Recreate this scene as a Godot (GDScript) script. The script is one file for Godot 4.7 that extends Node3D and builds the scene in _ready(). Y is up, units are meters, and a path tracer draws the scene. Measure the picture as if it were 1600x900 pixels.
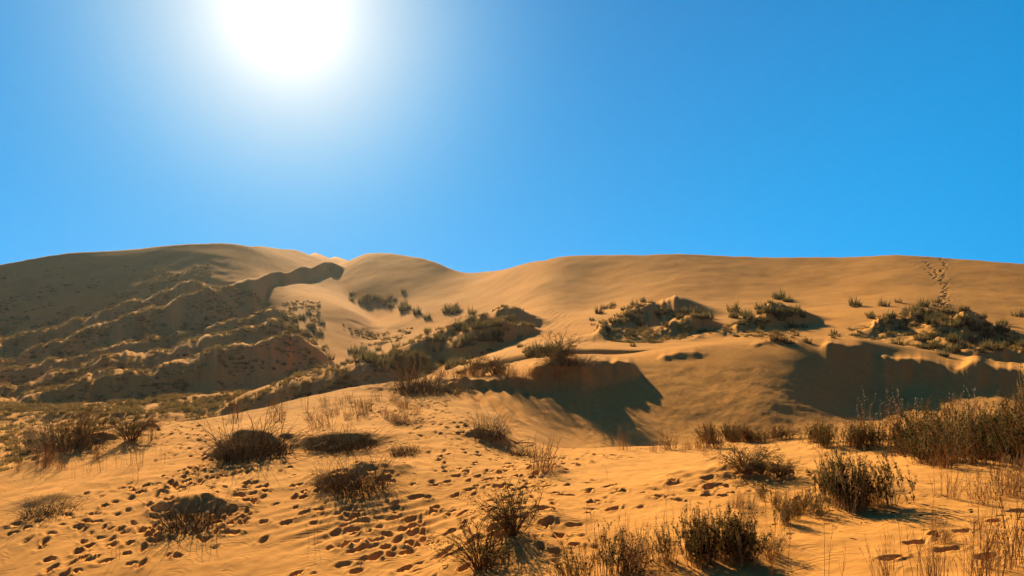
extends Node3D
# Sand dunes against a low sun. The land is one height field; depths run away from the eye along -z.

const FOCAL := 1142.0      # focal length in units of the tables' bearings and levels
const EYE := 5.0           # height of the eye above the low plain
const MID := 800.0
const LEVEL := 560.0
const FOREGROUND := [
	[-150, 900, 9.8], [-150, 820, 12], [-150, 780, 13.6], [0, 900, 9], [0, 850, 10.2], [0, 800, 11.9],
	[0, 760, 14], [0, 738, 15.5], [200, 900, 8.6], [200, 850, 9.7], [200, 800, 11.2], [200, 750, 13.4],
	[200, 710, 16.2], [190, 682, 18.5], [400, 900, 8.3], [400, 850, 9.4], [400, 800, 10.9], [400, 750, 12.9],
	[400, 700, 15.8], [400, 665, 18.8], [400, 636, 22.3], [560, 900, 7.9], [560, 850, 8.9], [560, 800, 10.4],
	[560, 750, 12.4], [560, 700, 15.2], [560, 650, 19.3], [560, 602, 26], [640, 900, 7.8], [640, 850, 8.9],
	[640, 800, 10.2], [640, 750, 12], [640, 700, 14.8], [640, 650, 19.4], [640, 602, 27], [720, 700, 14.8],
	[720, 660, 18.3], [720, 625, 23], [740, 605, 27], [800, 900, 7], [800, 850, 8.1], [800, 800, 9.6],
	[800, 750, 11.8], [800, 715, 14.8], [800, 690, 18], [950, 900, 6.6], [950, 850, 7.7], [950, 800, 9.2],
	[950, 750, 11.6], [950, 715, 15], [950, 703, 17.5], [1100, 900, 6.2], [1100, 850, 7.2], [1100, 800, 8.6],
	[1100, 750, 11], [1100, 715, 14.6], [1100, 699, 17.3], [1250, 900, 5.9], [1250, 850, 6.9], [1250, 800, 8.3],
	[1250, 750, 10.5], [1250, 710, 14], [1250, 684, 17.5], [1400, 900, 5.6], [1400, 850, 6.5], [1400, 800, 7.8],
	[1400, 750, 9.8], [1400, 715, 12.6], [1400, 690, 16], [1550, 900, 5.4], [1550, 850, 6.3], [1550, 800, 7.5],
	[1550, 750, 9.4], [1550, 710, 12.4], [1550, 685, 16], [1750, 900, 5.2], [1750, 800, 7.3], [1750, 720, 11.5],
	[1750, 690, 15.5], [-150, 1400, 4], [400, 1200, 4.4], [800, 1150, 3.5], [1200, 1130, 3.3], [1700, 1130, 3.2],
]
const BOWL := [
	[560, 640, 28.2], [560, 615, 32.9], [700, 690, 20], [700, 640, 24.7], [720, 603, 27.5], [720, 590, 31.4],
	[700, 583, 36], [770, 690, 19.5], [770, 660, 22], [770, 630, 24.5], [770, 604, 27], [830, 690, 20],
	[830, 660, 23], [830, 630, 25.8], [830, 603, 28.6], [830, 578, 31], [830, 562, 35], [885, 706, 21],
	[885, 680, 23.5], [885, 640, 26], [885, 600, 28.3], [885, 572, 30.5], [960, 556, 36.2], [1210, 530, 37.2],
	[1350, 690, 23.4], [1350, 670, 26], [1350, 645, 29.3], [1350, 600, 32.6], [1340, 538, 35.9], [1340, 528, 40.5],
	[1500, 680, 23.4], [1500, 665, 26], [1500, 640, 29.3], [1500, 610, 31.9], [1500, 574, 34.6], [1500, 555, 39.3],
	[1700, 680, 23.4], [1700, 662, 27.9], [1700, 630, 31.4], [1700, 604, 37.3], [950, 707, 22], [950, 690, 23.3],
	[950, 650, 25.8], [950, 610, 28.6], [950, 572, 31.4], [1080, 707, 22], [1080, 685, 24.3], [1080, 638, 27],
	[1080, 596, 30], [1080, 562, 33], [1080, 546, 34.8], [1080, 541, 41], [1200, 700, 22.8], [1200, 683, 24.5],
	[1200, 638, 27], [1200, 596, 30], [1200, 562, 33], [1200, 526, 42.4],
]
const RIGHT_DUNE := [
	[460, 615, 64.8], [460, 500, 133], [480, 465, 156.9], [540, 500, 134], [560, 404, 197], [500, 590, 77],
	[575, 396, 182], [575, 450, 149], [600, 520, 110], [620, 560, 84.5], [640, 600, 50], [640, 400, 170],
	[660, 480, 125], [680, 410, 161], [715, 424, 155], [720, 460, 131], [720, 500, 107], [740, 540, 80],
	[740, 560, 56], [760, 424, 146.5], [800, 418, 133.3], [800, 450, 114.1], [800, 490, 92.2], [800, 525, 70.2],
	[800, 548, 50], [850, 406, 122.7], [850, 440, 105], [850, 480, 86], [850, 520, 65.8], [850, 545, 48],
	[920, 402, 117.2], [920, 440, 102.8], [920, 480, 86], [920, 520, 62], [1000, 399, 114.8], [1000, 430, 100.4],
	[1000, 470, 82.4], [1000, 510, 62], [1000, 538, 50], [1100, 399, 112.4], [1100, 430, 98], [1100, 470, 80],
	[1100, 505, 62], [1100, 530, 52.4], [1200, 402, 111.2], [1200, 430, 98], [1200, 465, 81.2], [1200, 500, 63.2],
	[1200, 522, 52.4], [1300, 402, 108.8], [1300, 430, 95.6], [1300, 460, 81.2], [1300, 490, 65.6], [1300, 518, 52.4],
	[1400, 398, 106.4], [1400, 430, 90.8], [1400, 460, 77.6], [1400, 490, 63.2], [1400, 528, 50], [1500, 405, 102.8],
	[1500, 440, 86], [1500, 480, 69.2], [1500, 510, 58.4], [1500, 545, 48], [1600, 412, 99.2], [1600, 450, 81.2],
	[1600, 490, 66.8], [1600, 530, 53.6], [1600, 560, 46], [1750, 425, 95.6], [1750, 500, 64.4], [1750, 560, 46],
]
const LEFT_DUNE := [
	[-150, 640, 60], [-150, 560, 100], [-150, 500, 125], [-150, 435, 148], [0, 645, 60], [0, 590, 85],
	[0, 540, 106], [0, 480, 128], [0, 413, 150], [110, 640, 62], [110, 580, 88], [110, 530, 106],
	[110, 470, 128], [110, 394, 153], [220, 632, 64], [220, 560, 90], [220, 500, 110], [220, 450, 129],
	[220, 386, 154], [320, 620, 66], [320, 540, 92], [320, 480, 112], [320, 440, 130], [320, 380, 153],
	[355, 381.5, 154.5], [390, 440, 132], [390, 384.5, 157.5], [415, 387, 165], [470, 392, 188], [440, 605, 70],
	[440, 530, 92], [440, 470, 118], [440, 430, 146], [440, 389, 176], [500, 590, 76], [500, 500, 108],
	[500, 445, 150], [500, 396, 200], [540, 590, 80], [540, 480, 120], [540, 430, 172], [540, 403, 214],
	[620, 440, 200], [620, 520, 130],
]
const FOREGROUND_CREST := [[-200, 14], [0, 15], [190, 18], [400, 22], [560, 26], [640, 27.5], [740, 26], [800, 18.5], [870, 17.5], [1100, 17.5], [1250, 17.8], [1400, 16.5], [1750, 16]]
const RIGHT_CREST := [[-200, 110], [460, 147.2], [500, 182], [560, 197], [575, 182], [640, 170], [715, 155], [760, 146.5], [800, 133.3], [850, 122.7], [1000, 114.8], [1200, 111.2], [1400, 106.4], [1600, 99.2], [1750, 95.6]]
const LEFT_CREST := [[-200, 148], [0, 150], [110, 153], [320, 153], [390, 157.5], [440, 176], [500, 200], [540, 214], [700, 214]]
# crest line as [bearing, level, depth], then front slope, back slope, length of the back, rounding, blend, roughness, fall at the ends, owner
const RIDGES := [
	[[[-60, 548, 106], [60, 516, 111], [130, 497, 115], [215, 466, 121], [300, 438, 127]], 0.6, 0.12, 2.4, 0.6, 0.4, 0.42, 0.35, 1],
	[[[-60, 585, 97], [0, 566, 100], [95, 531, 103], [160, 508, 106], [240, 480, 110], [330, 452, 115], [390, 437, 124], [440, 425, 140], [480, 416, 156], [515, 407, 172]], 0.6, 0.12, 2.4, 0.6, 0.4, 0.42, 0.4, 1],
	[[[20, 578, 92], [110, 556, 94], [205, 540, 96], [290, 523, 99], [370, 500, 103], [425, 482, 107]], 0.6, 0.12, 2.4, 0.5, 0.4, 0.42, 0.5, 1],
	[[[-60, 620, 80], [30, 606, 81], [110, 577, 84], [200, 553, 87], [260, 545, 89], [320, 528, 92], [395, 508, 96], [425, 500, 98]], 0.6, 0.12, 2.4, 0.5, 0.4, 0.42, 0.5, 1],
	[[[-60, 632, 67], [10, 625, 68], [100, 607, 70], [140, 594, 71.5], [230, 580, 73.5], [290, 562, 76], [340, 547, 78], [390, 537, 80], [430, 527, 83], [462, 523, 85.5]], 0.64, 0.12, 2.4, 0.4, 0.4, 0.42, 0.7, 1],
	[[[430, 606, 58.4], [500, 588, 58.4], [560, 567, 59.6], [620, 545, 62], [680, 517, 65.6], [740, 493, 70.4], [790, 479, 74]], 0.58, 0.05, 4, 0.8, 0.8, 0.4, 0.35, 2],
	[[[765, 508, 63.2], [790, 498, 65], [812, 503, 65.6]], 0.75, 0.05, 3, 0.7, 0.5, 0.3, 0.4, 2],
	[[[925, 528, 52.4], [945, 502, 57.2], [980, 486, 62], [1030, 472, 66.8], [1060, 464, 69.2]], 0.42, 0.1, 4, 1, 0.8, 0.3, 0.4, 2],
	[[[1035, 512, 56], [1060, 491, 58.4], [1095, 488, 59.6]], 0.65, 0, 3, 0.8, 0.6, 0.3, 0.45, 2],
	[[[1130, 514, 54.8], [1170, 494, 57.2], [1210, 470, 59.6], [1230, 470, 60.2]], 0.7, 0, 3, 0.8, 0.6, 0.3, 0.42, 2],
	[[[1345, 514, 52.4], [1395, 489, 56], [1430, 483, 57.2], [1465, 486, 57.2]], 0.62, 0, 3, 0.8, 0.6, 0.35, 0.4, 2],
	[[[1480, 496, 53.6], [1505, 490, 54.2], [1555, 505, 53.6]], 0.62, 0, 3, 0.8, 0.6, 0.35, 0.4, 2],
	[[[1440, 537, 46], [1490, 528, 46.5], [1540, 537, 46]], 0.6, 0, 3, 0.8, 0.6, 0.3, 0.3, 2],
	[[[1560, 545, 44], [1610, 540, 44.5], [1660, 545, 44]], 0.6, 0, 3, 0.8, 0.6, 0.3, 0.3, 2],
	[[[838, 575, 29], [860, 568, 29.3], [885, 566, 29.5], [908, 572, 29.2]], 0.68, 0.04, 4, 0.15, 0.25, 0.1, 2.5, 3],
	[[[690, 604, 26.2], [740, 594, 26.9], [790, 586, 27.8], [812, 584, 28.2]], 0.62, 0.04, 4, 0.15, 0.2, 0.12, 0.5, 3],
	[[[925, 564, 30.6], [945, 563, 30.6]], 0.75, 0.02, 3, 0.12, 0.2, 0.08, 2.2, 3],
	[[[965, 564, 30.8], [980, 567, 30.9]], 0.75, 0.02, 3, 0.12, 0.2, 0.08, 2.2, 3],
	[[[1040, 555, 33.3], [1062, 550, 33.7], [1085, 550, 33.7], [1100, 554, 33.7]], 0.7, 0.03, 3, 0.15, 0.2, 0.05, 2.2, 3],
	[[[1180, 542, 35.4], [1215, 528, 36.4], [1245, 535, 36], [1275, 547, 35.1], [1300, 534, 35.3], [1340, 536, 35.3], [1375, 551, 34.6], [1400, 557, 34.2], [1440, 557, 34.2], [1480, 568, 33.6], [1495, 573, 33.3], [1520, 566, 33.6], [1560, 576, 33], [1630, 580, 32.6], [1720, 588, 32.2]], 0.7, 0.06, 4, 0.15, 0.25, 0.12, 2.2, 3],
]
# mounds as [bearing, depth, half width, reach towards the viewer, reach behind, height]
const MOUNDS = [
	[400, 15.7, 0.94, 0.47, 1.3, 0.3],
	[370, 15.2, 0.55, 0.38, 0.9, 0.16],
	[548, 15.8, 0.68, 0.35, 0.9, 0.22],
	[505, 15.6, 0.44, 0.31, 0.8, 0.13],
	[565, 12.3, 0.66, 0.38, 0.9, 0.26],
	[300, 11.2, 0.66, 0.34, 0.9, 0.22],
	[75, 12.4, 0.55, 0.25, 0.9, 0.1],
	[632, 14.6, 0.39, 0.25, 0.5, 0.1],
	[766, 16.9, 0.46, 0.4, 0.9, 0.26],
	[850, 13, 0.39, 0.31, 0.7, 0.13],
	[790, 9, 0.66, 0.5, 0.9, 0.16],
	[750, 7.9, 0.55, 0.44, 0.7, 0.13],
	[1350, 8.7, 0.77, 0.5, 0.9, 0.14],
	[1110, 6.9, 0.77, 0.5, 0.8, 0.13],
	[1160, 11.2, 0.88, 0.56, 1.1, 0.22],
	[650, 25.5, 1.32, 0.88, 1.6, 0.36],
	[700, 26.5, 0.77, 0.62, 1.2, 0.22],
	[110, 17.8, 1.1, 0.62, 1.5, 0.36],
	[205, 21, 1.21, 0.62, 1.5, 0.5],
	[880, 29.5, 1.43, 0.75, 1.5, 0.22],
	[1530, 14.5, 2.2, 1.25, 2, 0.25],
]

const ROWS_A := 450
const LN_LOW := 1.0986
const LN_HIGH := 6.04
const LATTICE_D := 150

var cols := PackedFloat32Array()      # bearing of each column
var rows := PackedFloat32Array()      # depth of each row
var height := []                      # one PackedFloat32Array per column
var owner_of := []                    # one PackedByteArray per column
var layers := []                      # [lattice per coarse column, near line, far line, slope, rounding, blend]
var lat_u := PackedFloat32Array()
var n_broad := FastNoiseLite.new()
var n_mid := FastNoiseLite.new()
var n_fine := FastNoiseLite.new()
var used := {}
var M := {}

func _ready() -> void:
	# camera, sky, sun, exposure
	var exposure := 2.2
	var cam := Camera3D.new()
	cam.name = "camera"
	var near := 0.1
	var tall := 900.0 / FOCAL * near
	cam.projection = Camera3D.PROJECTION_FRUSTUM
	cam.size = tall
	cam.near = near
	cam.far = 4000.0
	cam.frustum_offset = Vector2(0, (LEVEL - 450.0) / FOCAL * near)
	cam.position = Vector3(0, EYE, 0)
	add_child(cam)
	cam.current = true
	var to_sun := Vector3((445.0 - MID) / FOCAL, (LEVEL - 15.0) / FOCAL, -1.0).normalized()
	var env := Environment.new()
	env.background_mode = Environment.BG_SKY
	env.tonemap_mode = Environment.TONE_MAPPER_LINEAR
	env.tonemap_exposure = exposure
	env.background_energy_multiplier = 1.0 / exposure
	env.sdfgi_enabled = true
	env.ssao_enabled = true
	env.ssil_enabled = true
	env.volumetric_fog_enabled = true
	env.volumetric_fog_density = 0.00009
	env.volumetric_fog_albedo = Color(0.95, 0.95, 0.97)
	env.volumetric_fog_anisotropy = 0.6
	var sky := Sky.new()
	var pano := PanoramaSkyMaterial.new()
	pano.panorama = sky_image(to_sun)
	sky.sky_material = pano
	env.sky = sky
	var we := WorldEnvironment.new()
	we.name = "world_environment"
	we.environment = env
	add_child(we)
	var sun := DirectionalLight3D.new()
	sun.name = "sun"
	sun.light_energy = 1.6
	sun.light_color = Color(1.0, 0.90, 0.72)
	sun.light_angular_distance = 0.5
	sun.shadow_enabled = true
	add_child(sun)
	sun.look_at_from_position(to_sun * 50.0, Vector3.ZERO, Vector3.UP)

	make_materials()
	build_land()
	build_plants()

func sky_image(to_sun: Vector3) -> ImageTexture:
	var w := 1024
	var h := 512
	var data := PackedFloat32Array()
	data.resize(w * h * 3)
	var k := 0
	for j in h:
		var elev := (0.5 - (j + 0.5) / h) * PI
		var sy := sin(elev)
		var cy := cos(elev)
		var e := maxf(sy, 0.0)
		# clear air: paler near the horizon, deep blue overhead
		var t := pow(1.0 - e, 1.35)
		var base := Vector3(0.0015, 0.055, 0.28).lerp(Vector3(0.004, 0.48, 1.08), t)
		for i in w:
			var az := (i + 0.5) / w * TAU
			var c := sin(az) * cy * to_sun.x + sy * to_sun.y - cos(az) * cy * to_sun.z
			var g := rad_to_deg(acos(clampf(c, -1.0, 1.0)))
			# the aureole: white close to the sun, bluer farther out
			var wide := 0.10 * exp(-g / 20.0)
			var vr := clampf(0.98 * exp(-pow(g / 8.3, 1.7)) + wide, 0.0, 1.0)
			var vg := clampf(0.98 * exp(-pow(g / 9.9, 1.7)) + wide, 0.0, 1.0)
			var vb := clampf(0.98 * exp(-pow(g / 11.0, 1.7)) + wide, 0.0, 1.0)
			var core := 0.6 * exp(-pow(g / 3.4, 2.0))
			# clear air scatters least light at right angles to the sun and behind the viewer
			var far_side := 1.0 - 0.66 * smoothstep(40.0, 95.0, g)
			data[k] = lerpf(base.x * far_side, 1.0, vr) + core
			data[k + 1] = lerpf(base.y * far_side, 1.0, vg) + core
			data[k + 2] = lerpf(base.z * far_side, 1.0, vb) + core
			k += 3
	var im := Image.create_from_data(w, h, false, Image.FORMAT_RGBF, data.to_byte_array())
	return ImageTexture.create_from_image(im)

# ---------------------------------------------------------------- helpers

func lin(r: float, g: float, b: float) -> Color:
	return Color(r, g, b).linear_to_srgb()

func noise_tex(freq: float, lo: Color, hi: Color, sd: int, size := 512, octaves := 4) -> ImageTexture:
	var n := FastNoiseLite.new()
	n.seed = sd
	n.frequency = freq
	n.fractal_octaves = octaves
	var im := n.get_seamless_image(size, size)
	var out := Image.create(size, size, false, Image.FORMAT_RGB8)
	for y in size:
		for x in size:
			out.set_pixel(x, y, lo.lerp(hi, im.get_pixel(x, y).r))
	return ImageTexture.create_from_image(out)

func grain_tex(freq: float, sd: int, size := 512) -> ImageTexture:
	var n := FastNoiseLite.new()
	n.seed = sd
	n.frequency = freq
	n.fractal_octaves = 4
	return ImageTexture.create_from_image(n.get_seamless_image(size, size))

func ripple_tex() -> ImageTexture:
	# wind ripples, strong in places and faint in others
	var n := FastNoiseLite.new()
	n.seed = 23
	n.frequency = 0.008
	n.fractal_octaves = 3
	var warp := n.get_seamless_image(512, 512)
	n.seed = 29
	n.frequency = 0.05
	n.fractal_octaves = 4
	var fine := n.get_seamless_image(512, 512)
	var out := Image.create(512, 512, false, Image.FORMAT_RGB8)
	for y in 512:
		for x in 512:
			var w := warp.get_pixel(x, y).r
			var q := 0.5 + 0.3 * sin(TAU * (y * 24.0 / 512.0 - x * 4.0 / 512.0 + w * 4.0)) * smoothstep(0.35, 0.7, w) + 0.35 * (fine.get_pixel(x, y).r - 0.5)
			out.set_pixel(x, y, Color(q, q, q))
	return ImageTexture.create_from_image(out)

func make_materials() -> void:
	var s := StandardMaterial3D.new()
	s.albedo_color = Color.WHITE
	s.albedo_texture = noise_tex(0.02, lin(0.53, 0.238, 0.052), lin(0.70, 0.335, 0.084), 5, 512, 6)
	s.uv1_triplanar = true
	s.uv1_world_triplanar = true
	s.uv1_scale = Vector3.ONE * 0.31
	s.roughness = 1.0
	s.metallic_specular = 0.1
	s.heightmap_enabled = true
	s.heightmap_texture = ripple_tex()
	s.heightmap_scale = 0.8
	s.vertex_color_use_as_albedo = true
	M.sand = s
	M.dry = plant_mat(0.8)
	M.leaf = plant_mat(1.0)

func plant_mat(back: float) -> StandardMaterial3D:
	var m := StandardMaterial3D.new()
	m.vertex_color_use_as_albedo = true
	m.roughness = 0.85
	m.metallic_specular = 0.2
	m.cull_mode = BaseMaterial3D.CULL_DISABLED
	if back > 0.0:
		m.backlight_enabled = true
		m.backlight = Color(back, back, back)
	return m

func smax(a: float, b: float, k: float) -> float:
	var h := clampf(0.5 + 0.5 * (a - b) / k, 0.0, 1.0)
	return b * (1.0 - h) + a * h + k * h * (1.0 - h)

func along(t: Array, u: float, c: int) -> float:
	if u <= t[0][0]:
		return t[0][c]
	for i in range(1, t.size()):
		if u <= t[i][0]:
			var f: float = (u - t[i - 1][0]) / (t[i][0] - t[i - 1][0])
			return lerpf(t[i - 1][c], t[i][c], f)
	return t[-1][c]

func smooth_along(t: Array, u: float, c: int) -> float:
	var n := t.size()
	if u <= t[0][0]:
		return t[0][c]
	for i in range(1, n):
		if u <= t[i][0]:
			var p1: Array = t[i - 1]
			var p2: Array = t[i]
			var m1: float = (p2[c] - p1[c]) / (p2[0] - p1[0])
			var m2 := m1
			if i > 1:
				m1 = (p2[c] - t[i - 2][c]) / (p2[0] - t[i - 2][0])
			if i < n - 1:
				m2 = (t[i + 1][c] - p1[c]) / (t[i + 1][0] - p1[0])
			var w: float = p2[0] - p1[0]
			var f: float = (u - p1[0]) / w
			var g := f * f
			var h := g * f
			return (2.0 * h - 3.0 * g + 1.0) * p1[c] + (h - 2.0 * g + f) * w * m1 + (3.0 * g - 2.0 * h) * p2[c] + (h - g) * w * m2
	return t[-1][c]

func cubic(a: float, b: float, c: float, d: float, t: float) -> float:
	return b + 0.5 * t * (c - a + t * (2.0 * a - 5.0 * b + 4.0 * c - d + t * (3.0 * (b - c) + d - a)))

# ---------------------------------------------------------------- land

func spline(pts: Array) -> Array:
	# thin-plate spline through the table's points: [xs, ys, weights]
	var n := pts.size()
	var xs := PackedFloat64Array()
	var ys := PackedFloat64Array()
	for p in pts:
		xs.append(p[0] / 200.0)
		ys.append(3.0 * log(p[2]))
	var m := n + 3
	var a := []
	for i in m:
		var r := PackedFloat64Array()
		r.resize(m + 1)
		for j in m:
			if i < n and j < n:
				var q := (xs[i] - xs[j]) * (xs[i] - xs[j]) + (ys[i] - ys[j]) * (ys[i] - ys[j])
				r[j] = 0.5 * q * log(q + 1e-18) + (0.001 if i == j else 0.0)
			elif i < n:
				r[j] = [1.0, xs[i], ys[i]][j - n]
			elif j < n:
				r[j] = [1.0, xs[j], ys[j]][i - n]
		r[m] = LEVEL - pts[i][1] if i < n else 0.0
		a.append(r)
	for c in m:
		var best := c
		for i in range(c + 1, m):
			if absf(a[i][c]) > absf(a[best][c]):
				best = i
		var tmp: PackedFloat64Array = a[c]
		a[c] = a[best]
		a[best] = tmp
		var pr: PackedFloat64Array = a[c]
		for i in range(c + 1, m):
			var ri: PackedFloat64Array = a[i]
			var f := ri[c] / pr[c]
			if f != 0.0:
				for j in range(c, m + 1):
					ri[j] -= f * pr[j]
				a[i] = ri
	var w := PackedFloat64Array()
	w.resize(m)
	for c in range(m - 1, -1, -1):
		var sum: float = a[c][m]
		for j in range(c + 1, m):
			sum -= a[c][j] * w[j]
		w[c] = sum / a[c][c]
	return [xs, ys, w]

func lattice(pts: Array) -> Array:
	var sp := spline(pts)
	var xs: PackedFloat64Array = sp[0]
	var ys: PackedFloat64Array = sp[1]
	var w: PackedFloat64Array = sp[2]
	var n := xs.size()
	var out := []
	out.resize(lat_u.size())
	var job := func(i: int) -> void:
		var x := lat_u[i] / 200.0
		var col := PackedFloat32Array()
		col.resize(LATTICE_D)
		for j in LATTICE_D:
			var ln := LN_LOW + (LN_HIGH - LN_LOW) * j / (LATTICE_D - 1.0)
			var y := 3.0 * ln
			var v := w[n] + w[n + 1] * x + w[n + 2] * y
			for k in n:
				var q := (x - xs[k]) * (x - xs[k]) + (y - ys[k]) * (y - ys[k])
				v += w[k] * 0.5 * q * log(q + 1e-18)
			col[j] = v / FOCAL * exp(ln)
		out[i] = col
	var id := WorkerThreadPool.add_group_task(job, lat_u.size())
	WorkerThreadPool.wait_for_group_task_completion(id)
	return out

func build_land() -> void:
	for pair in [[n_broad, 0.09], [n_mid, 0.35], [n_fine, 1.6]]:
		pair[0].noise_type = FastNoiseLite.TYPE_SIMPLEX_SMOOTH
		pair[0].frequency = pair[1]
		pair[0].fractal_octaves = 3
		pair[0].seed = 17
	# columns: fine across the view, ever wider outside it
	var side := PackedFloat32Array()
	var u := 1660.0
	var step := 4.0
	while u < 6500.0:
		u += step
		side.append(u)
		step *= 1.16
	for i in side.size():
		cols.append(1600.0 - side[side.size() - 1 - i])
	var n_in := 880
	for i in n_in + 1:
		cols.append(-60.0 + 1720.0 * i / n_in)
	for s in side:
		cols.append(s)
	var d := 3.6
	while d < 30.0:
		rows.append(d)
		d *= 1.0047
	while d < 185.0:
		rows.append(d)
		d *= 1.0056
	while d < 900.0:
		rows.append(d)
		d *= 1.06
	for i in 100:
		lat_u.append(-260.0 + 2120.0 * i / 99.0)
	layers = [
		[lattice(LEFT_DUNE), [[0, 58]], LEFT_CREST, 0.4, 10.0, 1.0],
		[lattice(RIGHT_DUNE), [[-200, 200], [380, 150], [420, 70], [470, 58], [640, 46], [1700, 44]], RIGHT_CREST, 0.35, 6.0, 1.0],
		[lattice(BOWL), [[-200, 60], [540, 60], [600, 30], [700, 19], [1700, 19]], [[-200, 20], [540, 28], [640, 34], [1000, 37], [1700, 40]], 0.1, 4.0, 0.5],
		[lattice(FOREGROUND), [[0, 0]], FOREGROUND_CREST, 0.45, 3.0, 0.25],
	]
	height.resize(cols.size())
	owner_of.resize(cols.size())
	var id := WorkerThreadPool.add_group_task(land_column, cols.size())
	WorkerThreadPool.wait_for_group_task_completion(id)
	tread()
	land_meshes()

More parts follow.
